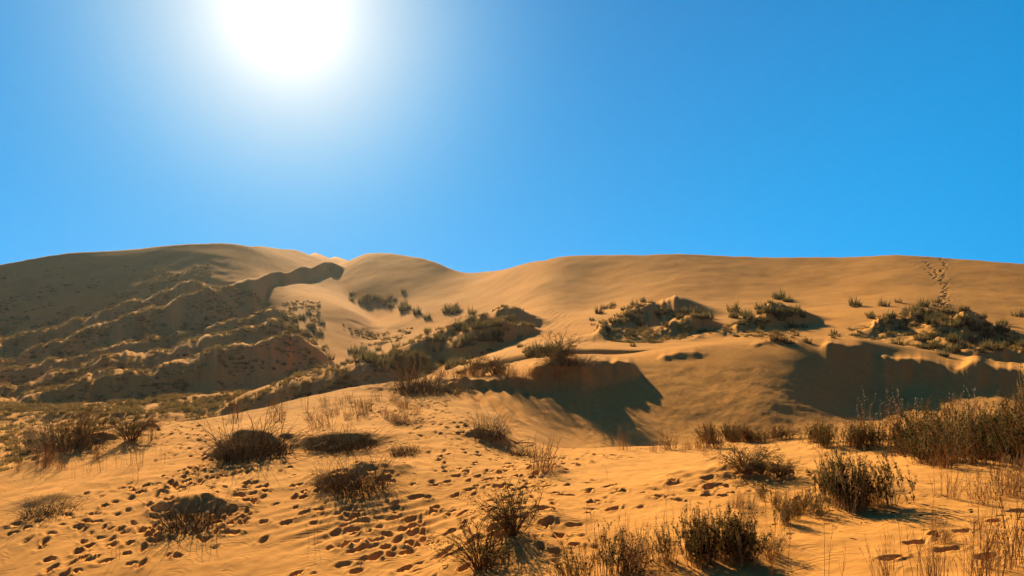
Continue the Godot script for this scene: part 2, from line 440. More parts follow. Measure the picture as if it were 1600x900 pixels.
func land_column(i: int) -> void:
	var u0 := cols[i]
	var u := clampf(u0, -200.0, 1800.0)
	var hs := PackedFloat32Array()
	hs.resize(rows.size())
	var ow := PackedByteArray()
	ow.resize(rows.size())
	# the four layers along this column
	var lu := (u - lat_u[0]) / (lat_u[1] - lat_u[0])
	var li := clampi(int(lu), 1, lat_u.size() - 3)
	var lf := lu - li
	var lay := []
	for l in layers:
		var a: PackedFloat32Array = l[0][li - 1]
		var b: PackedFloat32Array = l[0][li]
		var c: PackedFloat32Array = l[0][li + 1]
		var e: PackedFloat32Array = l[0][li + 2]
		var col := PackedFloat32Array()
		col.resize(LATTICE_D)
		for j in LATTICE_D:
			col[j] = cubic(a[j], b[j], c[j], e[j], lf)
		var hi := along(l[2], u, 1)
		lay.append([col, minf(along(l[1], u, 1), hi), hi, along(l[1], u, 1), l[3], l[4], l[5]])
	var act := []
	for r in RIDGES:
		var t: Array = r[0]
		var uc := clampf(u, t[0][0], t[-1][0])
		var dk := smooth_along(t, uc, 2)
		if absf(u - uc) / FOCAL * dk > 22.0:
			continue
		var x := (uc - MID) / FOCAL * dk
		var sd: float = t[0][0] * 0.37 + t[0][1]
		var hk := (LEVEL - smooth_along(t, uc, 1)) / FOCAL * dk
		hk += r[6] * (n_mid.get_noise_2d(x, sd) * 1.3 + n_broad.get_noise_2d(x, sd) + 0.35 * n_fine.get_noise_2d(x, sd))
		dk += r[6] * 2.0 * (n_mid.get_noise_2d(x, sd + 50.0) + n_broad.get_noise_2d(x, sd + 90.0))
		act.append([dk, hk, absf(u - uc) / FOCAL, r[1], r[2], r[3], r[4], r[5], r[7], r[8]])
	# what of the small relief this column can touch
	var mounds := []
	for m in MOUNDS:
		if absf(u0 - m[0]) / FOCAL * m[1] < 3.0 * m[2] + 0.5:
			mounds.append(PackedFloat32Array(m))
	var rills := []
	for z in RILLS:
		if absf(u0 - z[0]) < z[1]:
			rills.append(PackedFloat32Array(z))
	var zones := []
	for z in VEG:
		if absf(u0 - z[0]) < z[2]:
			zones.append(PackedFloat32Array(z))
	var ridges := []
	for r in act:
		ridges.append(PackedFloat32Array(r))
	var packed := []
	for l in lay:
		packed.append(PackedFloat32Array([l[1], l[2], l[3], l[4], l[5], l[6]]))
	var curves := [lay[0][0], lay[1][0], lay[2][0], lay[3][0]]
	var scale := (LATTICE_D - 1.0) / (LN_HIGH - LN_LOW)
	for j in rows.size():
		var d := rows[j]
		var x := (u0 - MID) / FOCAL * d
		var h := -5.0 + 0.25 * n_broad.get_noise_2d(x * 0.6, d * 0.6)
		var own := 0
		for q in 4:
			var l: PackedFloat32Array = packed[q]
			var dc := clampf(d, l[0], l[1])
			var y := (log(dc) - LN_LOW) * scale
			var k := clampi(int(y), 1, LATTICE_D - 3)
			var col: PackedFloat32Array = curves[q]
			var a := cubic(col[k - 1], col[k], col[k + 1], col[k + 2], y - k)
			if q == 0:
				a -= 2.6 * smoothstep(66.0, 76.0, d) * (1.0 - smoothstep(112.0, 132.0, d)) * (1.0 - smoothstep(400.0, 470.0, u))
			if d > l[1]:
				var e := d - l[1]
				a -= l[3] * e * e / (e + l[4])
			if d < l[2]:
				a -= 0.5 * (l[2] - d)
			if a > h:
				own = q + 1
			h = smax(h, a, l[5])
		for r: PackedFloat32Array in ridges:
			var s: float = d - r[0]
			if s < -22.0 or s > 45.0:
				continue
			var off: float = r[2] * d
			var front: float = r[3]
			var back: float = r[4]
			var p: float = front * s if s < 0.0 else (back * s if s < r[5] else back * r[5] - 0.25 * (s - r[5]))
			p -= 0.5 * (front - back) * (sqrt(s * s + r[6] * r[6]) - absf(s))
			p += r[1] - r[8] * off * off / (off + 0.8) - 0.02 * off * off
			if p > h:
				own = int(r[9])
			h = smax(h, p, r[7])
		for m: PackedFloat32Array in mounds:
			var dz: float = d - m[1]
			if dz < -2.6 * m[3] or dz > 2.6 * m[4]:
				continue
			var dx: float = (x - (m[0] - MID) / FOCAL * m[1]) / m[2]
			if absf(dx) > 2.6:
				continue
			dx += 0.5 * n_mid.get_noise_2d(x * 3.0, d * 3.0)
			dz += 0.5 * m[3] * n_mid.get_noise_2d(x * 3.0 + 60.0, d * 3.0)
			dz /= m[3] if dz < 0.0 else m[4]
			h += m[5] * exp(-dx * dx - dz * dz)
		# unevenness: gentle on bare sand, hummocks where plants hold the sand
		var rough := veg_at(u0, d, zones)
		h += rough * (0.34 * n_mid.get_noise_2d(x * 0.7, d * 0.7) + 0.07 * n_fine.get_noise_2d(x * 0.6, d * 0.6))
		h += 0.035 * n_mid.get_noise_2d(x * 0.9, d * 0.9 + 300.0) + (0.10 * n_broad.get_noise_2d(x, d + 40.0) if d < 45.0 else 0.22 * n_broad.get_noise_2d(x * 0.5, d * 0.5 + 40.0))
		for z: PackedFloat32Array in rills:
			var ra: float = (u0 - z[0]) / z[1]
			var rb: float = (d - z[2]) / z[3]
			var rq := ra * ra + rb * rb
			if rq < 1.0:
				var across: float = (x * z[6] + d * z[7]) / z[4]
				h += z[5] * (1.0 - rq) * (sin(across * TAU + 4.0 * n_mid.get_noise_2d(x * 0.6, d * 0.4)) * (0.6 + n_mid.get_noise_2d(x * 1.3, d * 0.5 + 9.0)))
		if d < 32.0:
			h += 0.006 * n_fine.get_noise_2d(x * 2.0, d * 2.0) + 0.022 * n_fine.get_noise_2d(x * 0.6, d * 0.6 + 20.0)
		hs[j] = h
		ow[j] = own
	height[i] = hs
	owner_of[i] = ow

# wind ripples and slip rills: [bearing, half width, depth, half depth, spacing, relief, across in x, across in depth]
const RILLS := [[860, 60, 72, 14, 0.8, 0.035, 0.95, -0.31], [1000, 70, 62, 10, 0.7, 0.045, 0.95, -0.31], [1000, 60, 27, 4, 0.4, 0.010, 0.95, 0.3], [1120, 60, 30, 4, 0.45, 0.010, 0.95, 0.3], [770, 90, 25.0, 3.5, 0.62, 0.12, 0.95, 0.3], [560, 190, 10.0, 1.6, 0.34, 0.022, -0.5, 0.86], [1150, 150, 11.5, 1.5, 0.36, 0.018, 0.25, 0.97], [1480, 160, 6.6, 1.4, 0.3, 0.015, 0.3, 0.95], [330, 130, 14.0, 2.0, 0.5, 0.015, -0.3, 0.95]]
const VEG := [[1000, 59, 75, 9, 1.0], [1075, 57, 50, 5, 1.0], [1195, 57, 70, 6, 1.1], [1450, 53, 130, 8, 1.2], [1560, 48, 120, 7, 1.2], [640, 62, 150, 8, 1.1], [760, 69, 80, 8, 1.2], [540, 60, 90, 6, 0.9], [440, 88, 80, 14, 1.0], [590, 108, 60, 10, 0.5]]

func veg_at(u: float, d: float, zones: Array = VEG) -> float:
	var r := 0.0
	if u < 480.0 and d > 40.0 and d < 150.0:
		r = clampf((480.0 - u) / 120.0, 0.0, 1.0) * clampf((d - 40.0) / 12.0, 0.0, 1.0) * clampf((150.0 - d) / 40.0, 0.0, 1.0) * 0.9
	for z in zones:
		var a: float = (u - z[0]) / z[2]
		var b: float = (d - z[1]) / z[3]
		var q := a * a + b * b
		if q < 1.0:
			r = maxf(r, z[4] * minf(1.0, 2.0 * (1.0 - q)))
	return r

func locate(u: float, v: float, far := 300.0) -> Vector3:
	# where the sight line of bearing u and level v meets the land
	var f := (u + 60.0) / 1720.0 * 880.0
	var first := cols.find(-60.0)
	var i := clampi(first + int(f), 0, cols.size() - 1)
	var hs: PackedFloat32Array = height[i]
	for j in rows.size():
		if rows[j] > far:
			break
		if LEVEL - hs[j] / rows[j] * FOCAL <= v:
			return Vector3((u - MID) / FOCAL * rows[j], hs[j], rows[j])
	return Vector3(0, -99, 0)

func col_at(u: float) -> float:
	if u >= -60.0 and u <= 1660.0:
		return cols.find(-60.0) + (u + 60.0) / 1720.0 * 880.0
	return -1.0

func ground(x: float, d: float) -> float:
	var c := col_at(MID + FOCAL * x / d)
	if c < 0.0:
		return -99.0
	var j := rows.bsearch(d)
	j = clampi(j, 1, rows.size() - 1)
	var i := clampi(int(c), 0, cols.size() - 2)
	var fi := c - i
	var fj := (d - rows[j - 1]) / (rows[j] - rows[j - 1])
	return lerpf(lerpf(height[i][j - 1], height[i + 1][j - 1], fi), lerpf(height[i][j], height[i + 1][j], fi), fj)

func print_foot(x: float, d: float, turn: float, long: float, wide: float, deep: float) -> void:
	# one footprint: a hollow with a pushed-up rim
	var reach := long * 1.5
	var j0 := rows.bsearch(d - reach)
	var j1 := mini(rows.bsearch(d + reach), rows.size() - 1)
	var c0 := col_at(MID + FOCAL * (x - reach) / d)
	var c1 := col_at(MID + FOCAL * (x + reach) / d)
	if c0 < 0.0 or c1 < 0.0:
		return
	var cs := cos(turn)
	var sn := sin(turn)
	for i in range(int(c0), int(c1) + 2):
		var hs: PackedFloat32Array = height[i]
		for j in range(j0, j1 + 1):
			var px := (cols[i] - MID) / FOCAL * rows[j] - x
			var pd := rows[j] - d
			var a := (px * cs + pd * sn) / (long * 0.5)
			var b := (-px * sn + pd * cs) / (wide * 0.5)
			b *= 1.0 + 0.25 * a
			var q := sqrt(a * a + b * b) + 0.12 * n_fine.get_noise_2d((x + px) * 5.0, (d + pd) * 5.0)
			if q < 2.3:
				var e := smoothstep(0.15, 1.1, q)
				hs[j] += -deep * (1.0 - e) * (1.0 + 0.25 * a) + 0.30 * deep * exp(-pow((q - 1.30) / 0.32, 2.0)) * (0.6 + n_fine.get_noise_2d((x + px) * 3.0, (d + pd) * 3.0))
		height[i] = hs

const TRAILS := [
	[[[85, 890], [150, 865], [185, 835], [205, 800], [215, 775], [265, 752], [330, 735], [400, 722], [455, 705]], 4, 0.30],
	[[[150, 885], [215, 850], [255, 840], [275, 815], [300, 850], [330, 842]], 3, 0.34],
	[[[10, 818], [60, 818], [120, 818], [130, 835]], 1, 0.16],
	[[[200, 775], [240, 755], [290, 750], [330, 742], [370, 725]], 3, 0.3],
	[[[325, 850], [350, 835], [370, 800], [385, 770], [395, 750]], 2, 0.2],
	[[[400, 800], [420, 785], [460, 765], [500, 755], [560, 735], [610, 730]], 3, 0.28],
	[[[470, 790], [505, 803], [545, 810], [590, 808]], 1, 0.12],
	[[[440, 885], [480, 870], [540, 860], [590, 845], [640, 835], [680, 815], [720, 790]], 5, 0.55],
	[[[500, 895], [560, 880], [620, 870], [660, 845], [690, 825]], 4, 0.5],
	[[[600, 890], [660, 870], [690, 845], [715, 815], [740, 790], [790, 760], [840, 742]], 4, 0.42],
	[[[660, 612], [672, 635], [685, 655], [695, 670]], 3, 0.3],
	[[[675, 672], [700, 682], [725, 688], [760, 700], [800, 715], [830, 725]], 4, 0.36],
	[[[690, 740], [700, 720], [690, 705]], 1, 0.15],
	[[[740, 765], [770, 750], [810, 730], [850, 722], [900, 718], [970, 712]], 3, 0.3],
	[[[880, 795], [905, 794], [940, 796], [955, 790]], 2, 0.16],
	[[[930, 775], [990, 765], [1050, 768], [1100, 778], [1150, 778]], 2, 0.25],
	[[[1080, 780], [1130, 772], [1180, 765], [1230, 752], [1250, 735]], 4, 0.4],
	[[[880, 825], [876, 840], [882, 862], [880, 885]], 1, 0.12],
	[[[300, 690], [330, 700], [370, 745], [420, 730]], 2, 0.4],
	[[[280, 690], [300, 665], [330, 655]], 2, 0.3],
	[[[560, 625], [600, 640], [640, 650]], 2, 0.5],
]

func tread() -> void:
	var rng := RandomNumberGenerator.new()
	rng.seed = 4
	for t in TRAILS:
		var pts := []
		for p in t[0]:
			var q := locate(p[0], p[1], 34.0)
			if q.y > -50.0:
				pts.append(Vector2(q.x, q.z))
		for lane in t[1] + 2:
			var off: float = (lane - (t[1] + 1) * 0.5) * t[2]
			var side := 1.0
			for k in pts.size() - 1:
				var a: Vector2 = pts[k]
				var b: Vector2 = pts[k + 1]
				var dir := (b - a).normalized()
				var nrm := Vector2(-dir.y, dir.x)
				var s := rng.randf() * 0.5
				var len := a.distance_to(b)
				while s < len:
					side = -side
					var p: Vector2 = a + dir * s + nrm * (off + side * 0.1 + rng.randfn() * t[2] * 0.7)
					if rng.randf() < 0.86:
						print_foot(p.x, p.y, dir.angle() + rng.randfn() * 0.5, rng.randf_range(0.13, 0.32), rng.randf_range(0.08, 0.15), rng.randf_range(0.025, 0.09))
					s += rng.randf_range(0.17, 0.36)
	# single deep prints in the near sand
	for p in [[1505, 830, 0.3], [1482, 860, 0.1], [1556, 814, 0.5], [1432, 848, 0.2], [1545, 868, 0.4], [1462, 838, 0.9], [1590, 800, 0.3], [1395, 872, 0.2]]:
		var q := locate(p[0], p[1], 30.0)
		print_foot(q.x, q.z, p[2], rng.randf_range(0.22, 0.30), rng.randf_range(0.10, 0.14), rng.randf_range(0.04, 0.07))
	# the line of deep steps that climbs the far slope
	for line in [[[1468, 486], [1476, 468], [1472, 445], [1462, 425], [1445, 408]], [[1470, 480], [1478, 455], [1474, 425], [1473, 404]], [[1472, 440], [1450, 425], [1420, 410]]]:
		for k in line.size() - 1:
			var a := locate(line[k][0], line[k][1])
			var b := locate(line[k + 1][0], line[k + 1][1])
			var n := int(a.distance_to(b) / 0.8)
			for s in n:
				var p := a.lerp(b, (s + rng.randf() * 0.5) / n)
				print_foot(p.x + rng.randfn() * 0.25, p.z + rng.randfn() * 0.2, rng.randf() * PI, 0.5, 0.36, 0.10)

func land_meshes() -> void:
	var nc := cols.size()
	var nr := rows.size()
	var extra := [[2.2, 3.0], [0.5, 2.6], [-2.0, 3.5], [-8.0, 9.0], [-25.0, 25.0], [-80.0, 70.0]]   # rows that carry the sheet under and behind the eye
	var ne := extra.size()
	var total := nr + ne
	var pos := PackedVector3Array()
	pos.resize(nc * total)
	for i in nc:
		var hs: PackedFloat32Array = height[i]
		var s := (cols[i] - MID) / FOCAL
		for j in nr:
			pos[i * total + ne + j] = Vector3(s * rows[j], hs[j] + EYE, -rows[j])
		for e in ne:
			var f := (e + 1.0) / ne
			pos[i * total + ne - 1 - e] = Vector3(s * extra[e][1], lerpf(hs[0], -1.75, minf(1.0, f * 2.0)) + EYE, -extra[e][0])
	var nrm := PackedVector3Array()
	nrm.resize(nc * total)
	for i in nc:
		var ia := maxi(i - 1, 0) * total
		var ib := mini(i + 1, nc - 1) * total
		for j in total:
			var ja := maxi(j - 1, 0)
			var jb := mini(j + 1, total - 1)
			var a := pos[ib + j] - pos[ia + j]
			var b := pos[i * total + jb] - pos[i * total + ja]
			nrm[i * total + j] = a.cross(b).normalized()
	var tone := PackedColorArray()
	tone.resize(nc * total)
	for k in nc * total:
		var q := pos[k]
		var a := 0.14 * n_broad.get_noise_2d(q.x * 0.8, q.z * 0.8) + 0.10 * n_mid.get_noise_2d(q.x, q.z + 500.0)
		var b := 0.10 * n_broad.get_noise_2d(q.x * 0.5 + 900.0, q.z * 0.5)
		tone[k] = Color(0.97 + a, 0.97 + a + b * 0.6, 0.97 + a + b * 1.6)
	var what := [["plain", "low sandy plain with dry scrub at the foot of the dunes"], ["sand_dune", "shaded far dune with scrubby spurs below the sun"], ["sand_dune_001", "long bare orange dune along the skyline with a step trail"], ["sand_dune_002", "middle dune around a smooth hollow with dark shaded lips"], ["sand_ground", "trampled foreground mound of orange sand with footprints"]]
	var idx := []
	var vtx := []
	var nn := []
	var map := []
	for k in 5:
		idx.append(PackedInt32Array())
		vtx.append(PackedVector3Array())
		nn.append(PackedVector3Array())
		var mp := PackedInt32Array()
		mp.resize(nc * total)
		mp.fill(-1)
		map.append(mp)
	for k in 5:
		var id := PackedInt32Array()
		var vs := PackedVector3Array()
		var ns := PackedVector3Array()
		var cs := PackedColorArray()
		var mp: PackedInt32Array = map[k]
		for i in nc - 1:
			var ow: PackedByteArray = owner_of[i]
			for j in total - 1:
				var o := 4 if j < ne else ow[j - ne]
				if o != k:
					continue
				var q := [i * total + j, i * total + j + 1, (i + 1) * total + j + 1, (i + 1) * total + j]
				for c in 4:
					if mp[q[c]] < 0:
						mp[q[c]] = vs.size()
						vs.append(pos[q[c]])
						ns.append(nrm[q[c]])
						cs.append(tone[q[c]])
					q[c] = mp[q[c]]
				id.append(q[0]); id.append(q[1]); id.append(q[2])
				id.append(q[0]); id.append(q[2]); id.append(q[3])
		if vs.is_empty():
			continue
		var arr := []
		arr.resize(Mesh.ARRAY_MAX)
		arr[Mesh.ARRAY_VERTEX] = vs
		arr[Mesh.ARRAY_NORMAL] = ns
		arr[Mesh.ARRAY_COLOR] = cs
		arr[Mesh.ARRAY_INDEX] = id
		var me := ArrayMesh.new()
		me.add_surface_from_arrays(Mesh.PRIMITIVE_TRIANGLES, arr)
		me.surface_set_material(0, M.sand)
		var o := MeshInstance3D.new()
		o.name = what[k][0]
		o.mesh = me
		o.set_meta("kind", "structure")
		o.set_meta("label", what[k][1])
		add_child(o)

# ---------------------------------------------------------------- plants

class Bits:
	var v := PackedVector3Array()
	var n := PackedVector3Array()
	var c := PackedColorArray()
	var i := PackedInt32Array()

	func tube(p: PackedVector3Array, r0: float, r1: float, c0: Color, c1: Color) -> void:
		var at := v.size()
		var m := p.size()
		for k in m:
			var d := (p[mini(k + 1, m - 1)] - p[maxi(k - 1, 0)]).normalized()
			var a := d.cross(Vector3(0.31, 0.17, 0.93)).normalized()
			var b := d.cross(a)
			var f := k / (m - 1.0)
			var r := lerpf(r0, r1, f)
			for q in 3:
				var w := q * TAU / 3.0
				var o := a * cos(w) + b * sin(w)
				v.append(p[k] + o * r)
				n.append(o)
				c.append(c0.lerp(c1, f))
		for k in m - 1:
			for q in 3:
				var s := (q + 1) % 3
				var a0 := at + k * 3
				i.append_array([a0 + q, a0 + 3 + q, a0 + s, a0 + s, a0 + 3 + q, a0 + 3 + s])

	func blade(p: PackedVector3Array, side: Vector3, wide: float, c0: Color, c1: Color) -> void:
		var at := v.size()
		var m := p.size()
		for k in m:
			var f := k / (m - 1.0)
			var d := (p[mini(k + 1, m - 1)] - p[maxi(k - 1, 0)]).normalized()
			var nn := side.cross(d).normalized()
			var hw := wide * 0.5 * (1.0 - f * 0.9)
			v.append(p[k] - side * hw)
			v.append(p[k] + side * hw)
			n.append(nn)
			n.append(nn)
			c.append(c0.lerp(c1, f))
			c.append(c0.lerp(c1, f))
		for k in m - 1:
			var a := at + k * 2
			i.append_array([a, a + 2, a + 1, a + 1, a + 2, a + 3])

	func leaf(p: Vector3, d: Vector3, side: Vector3, long: float, wide: float, col: Color) -> void:
		var at := v.size()
		var nn := side.cross(d).normalized()
		v.append_array([p, p + d * long * 0.5 + side * wide * 0.5 + nn * wide * 0.2, p + d * long, p + d * long * 0.5 - side * wide * 0.5 + nn * wide * 0.2])
		for k in 4:
			n.append(nn)
			c.append(col)
		i.append_array([at, at + 1, at + 2, at, at + 2, at + 3])

	func knob(p: Vector3, r: float, col: Color) -> void:
		var at := v.size()
		for o in [Vector3.UP, Vector3.RIGHT, Vector3.BACK, Vector3.LEFT, Vector3.FORWARD, Vector3.DOWN]:
			v.append(p + o * r)
			n.append(o)
			c.append(col)
		for k in 4:
			var s := (k + 1) % 4
			i.append_array([at, at + 1 + k, at + 1 + s, at + 5, at + 1 + s, at + 1 + k])

	func mesh(m: Material) -> ArrayMesh:
		var a := []
		a.resize(Mesh.ARRAY_MAX)
		a[Mesh.ARRAY_VERTEX] = v
		a[Mesh.ARRAY_NORMAL] = n
		a[Mesh.ARRAY_COLOR] = c
		a[Mesh.ARRAY_INDEX] = i
		var me := ArrayMesh.new()
		me.add_surface_from_arrays(Mesh.PRIMITIVE_TRIANGLES, a)
		me.surface_set_material(0, m)
		return me

const BROWN := Color(0.20, 0.105, 0.040)
const RED_BROWN := Color(0.42, 0.185, 0.058)
const STRAW := Color(0.62, 0.41, 0.16)
const DEAD_WOOD := Color(0.095, 0.062, 0.030)
const OLIVE := Color(0.26, 0.25, 0.065)
const GREY_GREEN := Color(0.33, 0.35, 0.125)

func any_dir(r: RandomNumberGenerator) -> Vector3:
	return Vector3(r.randfn(), r.randfn(), r.randfn()).normalized()

# all plants are made one metre tall and one metre wide
func broom(sd: int, stems: int, leaves: int, red: float) -> Array:
	var r := RandomNumberGenerator.new()
	r.seed = sd
	var st := Bits.new()
	var lf := Bits.new()
	var wind := Vector3(r.randfn(), 0, r.randfn()) * 0.10
	var heart := []
	for k in 5:
		heart.append([Vector3(r.randfn(), 0, r.randfn()) * 0.13, r.randf_range(0.6, 1.0)])
	for k in stems:
		var root: Array = heart[k % 5]
		var a := r.randf() * TAU
		var out := Vector3(cos(a), 0, sin(a))
		var foot: Vector3 = root[0] + out * sqrt(r.randf()) * 0.10
		var reach := 0.06 + 0.34 * r.randf() * r.randf()
		var h: float = r.randf_range(0.45, 1.0) * root[1]
		var sway := r.randf() * TAU
		var p := PackedVector3Array()
		for q in 6:
			var t := q / 5.0
			p.append(foot + out * reach * pow(t, 1.4) + wind * t * t + Vector3.UP * (h * t * (1.0 - 0.12 * t * reach) - 0.06 * (1.0 - t)) + Vector3(cos(sway + t * 4.0), 0, sin(sway + t * 5.0)) * 0.02 * t)
		var c1 := STRAW.lerp(RED_BROWN, clampf(red + r.randfn() * 0.3, 0.0, 1.0)).lerp(BROWN, r.randf() * 0.7)
		var c0 := c1
		st.tube(p, r.randf_range(0.004, 0.0065), 0.0018, c0, c1)
		var tips := []
		for w in r.randi_range(4, 7):
			var t := r.randf_range(0.25, 0.97) * 5.0
			var q := mini(int(t), 4)
			var at := p[q].lerp(p[q + 1], t - q)
			var d := (p[q + 1] - p[q]).normalized()
			var e := (d + any_dir(r) * 0.6 + Vector3.UP * 0.15).normalized()
			var l := r.randf_range(0.07, 0.24) * h
			var tip := at + (e + Vector3.UP * 0.3 + any_dir(r) * 0.15).normalized() * l
			st.tube(PackedVector3Array([at, at + e * l * 0.5, tip]), 0.0027, 0.0012, c0.lerp(c1, 0.5), c1)
			tips.append([at, tip])
			if r.randf() < 0.5:
				st.knob(tip, r.randf_range(0.004, 0.008), c1.lerp(STRAW, 0.4))
		for w in leaves:
			var tw: Array = tips[r.randi() % tips.size()]
			var at: Vector3 = tw[0].lerp(tw[1], r.randf())
			var low := clampf(1.5 - at.y * 1.1, 0.3, 1.0)
			if r.randf() > low:
				continue
			var d: Vector3 = ((tw[1] - tw[0]).normalized() + any_dir(r) * 0.8).normalized()
			var g := OLIVE.lerp(GREY_GREEN, r.randf())
			if r.randf() < red * 0.5:
				g = RED_BROWN.lerp(STRAW, r.randf() * 0.7)
			lf.leaf(at, d, any_dir(r).cross(d).normalized(), r.randf_range(0.028, 0.062), r.randf_range(0.009, 0.017), g)
	return [st.mesh(M.dry), lf.mesh(M.leaf)]

func mat_plant(sd: int, arcs: int, blades: int, leaves: int) -> Array:
	# low tangled clump: wiry stems that arch over and lie down, dry blades standing in it
	var r := RandomNumberGenerator.new()
	r.seed = sd
	var st := Bits.new()
	var lf := Bits.new()
	for k in arcs:
		var a := r.randf() * TAU
		var rb := sqrt(r.randf()) * 0.40
		var at := Vector3(cos(a) * rb, -1.1 * rb * rb, sin(a) * rb)
		var b := a + r.randfn() * 0.9
		var d := (Vector3(cos(b), 0, sin(b)) * r.randf_range(0.3, 1.0) + Vector3.UP * r.randf_range(0.6, 2.2)).normalized()
		var l := r.randf_range(0.2, 0.85) / 6.0
		var droop := r.randf_range(0.12, 0.42)
		var p := PackedVector3Array([at])
		for q in 6:
			at += d * l * Vector3(1, 1.8, 1)
			d = (d + Vector3.DOWN * droop + any_dir(r) * 0.22).normalized()
			at.y = maxf(at.y, 0.02 - 1.1 * (at.x * at.x + at.z * at.z))
			p.append(at)
		var c := DEAD_WOOD.lerp(STRAW, pow(r.randf(), 4.0) * 0.7)
		st.tube(p, r.randf_range(0.004, 0.007), 0.002, c, c)
	for k in blades:
		var a := r.randf() * TAU
		var rb := sqrt(r.randf()) * 0.42
		var at := Vector3(cos(a) * rb, -1.1 * rb * rb, sin(a) * rb)
		var h := r.randf_range(0.35, 1.0)
		var lean := Vector3(r.randfn(), 0, r.randfn()) * 0.11
		var c := DEAD_WOOD.lerp(STRAW, r.randf() * 0.8)
		st.tube(PackedVector3Array([at, at + Vector3.UP * h * 0.5 + lean * 0.4, at + Vector3.UP * h + lean * 1.5]), 0.0042, 0.0014, c, c)
	for k in leaves:
		var a := r.randf() * TAU
		var rb := sqrt(r.randf()) * 0.36
		var at := Vector3(cos(a) * rb, r.randf() * 0.5 * (1.0 - rb), sin(a) * rb)
		var d := (any_dir(r) + Vector3.UP * 0.4).normalized()
		lf.leaf(at, d, any_dir(r).cross(d).normalized(), r.randf_range(0.03, 0.08), r.randf_range(0.008, 0.018), DEAD_WOOD.lerp(OLIVE, 0.5 * r.randf()))
	return [st.mesh(M.dry), lf.mesh(M.leaf)]

func grey_bush(sd: int) -> Array:
	var r := RandomNumberGenerator.new()
	r.seed = sd
	var st := Bits.new()
	var lf := Bits.new()
	for k in 46:
		var a := r.randf() * TAU
		var out := Vector3(cos(a), 0, sin(a))
		var d := (out * r.randf_range(0.1, 0.8) + Vector3.UP).normalized()
		var at := out * r.randf() * 0.14
		var l := r.randf_range(0.6, 1.05) / 5.0
		var p := PackedVector3Array([at])
		for q in 5:
			at += d * l
			d = (d + any_dir(r) * 0.25 + out * 0.06 - Vector3.UP * 0.05 * q).normalized()
			p.append(at)
		st.tube(p, 0.009, 0.003, BROWN, BROWN)
		for w in 6:
			var q := r.randi_range(1, 4)
			var b := p[q].lerp(p[q + 1], r.randf())
			var e := (d + any_dir(r) * 0.9).normalized()
			var s := r.randf_range(0.12, 0.28)
			st.tube(PackedVector3Array([b, b + e * s * 0.5, b + (e + any_dir(r) * 0.3).normalized() * s]), 0.004, 0.0015, BROWN, BROWN)
			for x in 11:
				var c := b + e * s * r.randf_range(0.2, 1.05) + any_dir(r) * 0.02
				var g := (e + any_dir(r)).normalized()
				lf.leaf(c, g, any_dir(r).cross(g).normalized(), r.randf_range(0.025, 0.05), r.randf_range(0.008, 0.014), OLIVE.lerp(GREY_GREEN, r.randf()).lerp(STRAW, 0.35 * r.randf()))
	return [st.mesh(M.dry), lf.mesh(M.leaf)]

func stalks(sd: int, count: int, pale: bool) -> Array:
	# a few thin dry stalks, with buds or pale seed heads
	var r := RandomNumberGenerator.new()
	r.seed = sd
	var st := Bits.new()
	var hd := Bits.new()
	for k in count:
		var a := r.randf() * TAU
		var at := Vector3(cos(a), 0, sin(a)) * r.randf() * 0.25
		var d := (Vector3(cos(a), 0, sin(a)) * r.randf_range(0.0, 0.35) + Vector3.UP).normalized()
		var l := r.randf_range(0.5, 1.0) / 6.0
		var p := PackedVector3Array([at - Vector3.UP * 0.03])
		for q in 6:
			at += d * l
			d = (d + any_dir(r) * 0.16).normalized()
			p.append(at)
		var c := BROWN.lerp(RED_BROWN, r.randf())
		st.tube(p, r.randf_range(0.005, 0.008), 0.002, c, c)
		for w in r.randi_range(2, 6):
			var q := r.randi_range(2, 5)
			var b := p[q].lerp(p[q + 1], r.randf())
			var e := (d + any_dir(r) * 0.8).normalized()
			var s := r.randf_range(0.06, 0.2)
			st.tube(PackedVector3Array([b, b + e * s * 0.6, b + (e + Vector3.UP * 0.3).normalized() * s]), 0.0035, 0.0015, c, c)
			if r.randf() < 0.6:
				hd.knob(b + (e + Vector3.UP * 0.3).normalized() * s, 0.014 if pale else 0.008, Color(0.62, 0.58, 0.46) if pale else c.lerp(STRAW, 0.3))
		hd.knob(p[6], 0.016 if pale else 0.008, Color(0.62, 0.58, 0.46) if pale else c)
	return [st.mesh(M.dry), hd.mesh(M.dry)]

func tuft(sd: int, blades: int, straw: float) -> ArrayMesh:
	# a small rounded shrub seen from afar
	var r := RandomNumberGenerator.new()
	r.seed = sd
	var b := Bits.new()
	for k in blades:
		var a := r.randf() * TAU
		var out := Vector3(cos(a), 0, sin(a))
		var rb := sqrt(r.randf()) * 0.3
		var rt := rb + r.randf() * 0.3
		var h := r.randf_range(0.3, 1.0) * (1.15 - rt) * (0.75 + 0.25 * sin(a * 3.0 + sd))
		var at := out * rb - Vector3.UP * 0.08
		var c := DEAD_WOOD.lerp(OLIVE, 0.55 * r.randf()).lerp(STRAW, 0.6 * straw * r.randf())
		b.blade(PackedVector3Array([at, out * lerpf(rb, rt, 0.4) + Vector3.UP * h * 0.55, out * rt + Vector3.UP * h + Vector3(r.randfn(), 0, r.randfn()) * 0.06]), any_dir(r).cross(Vector3.UP).normalized(), r.randf_range(0.03, 0.075), c, c)
	return b.mesh(M.dry)

func named(base: String) -> String:
	used[base] = used.get(base, -1) + 1
	return base if used[base] == 0 else "%s_%03d" % [base, used[base]]

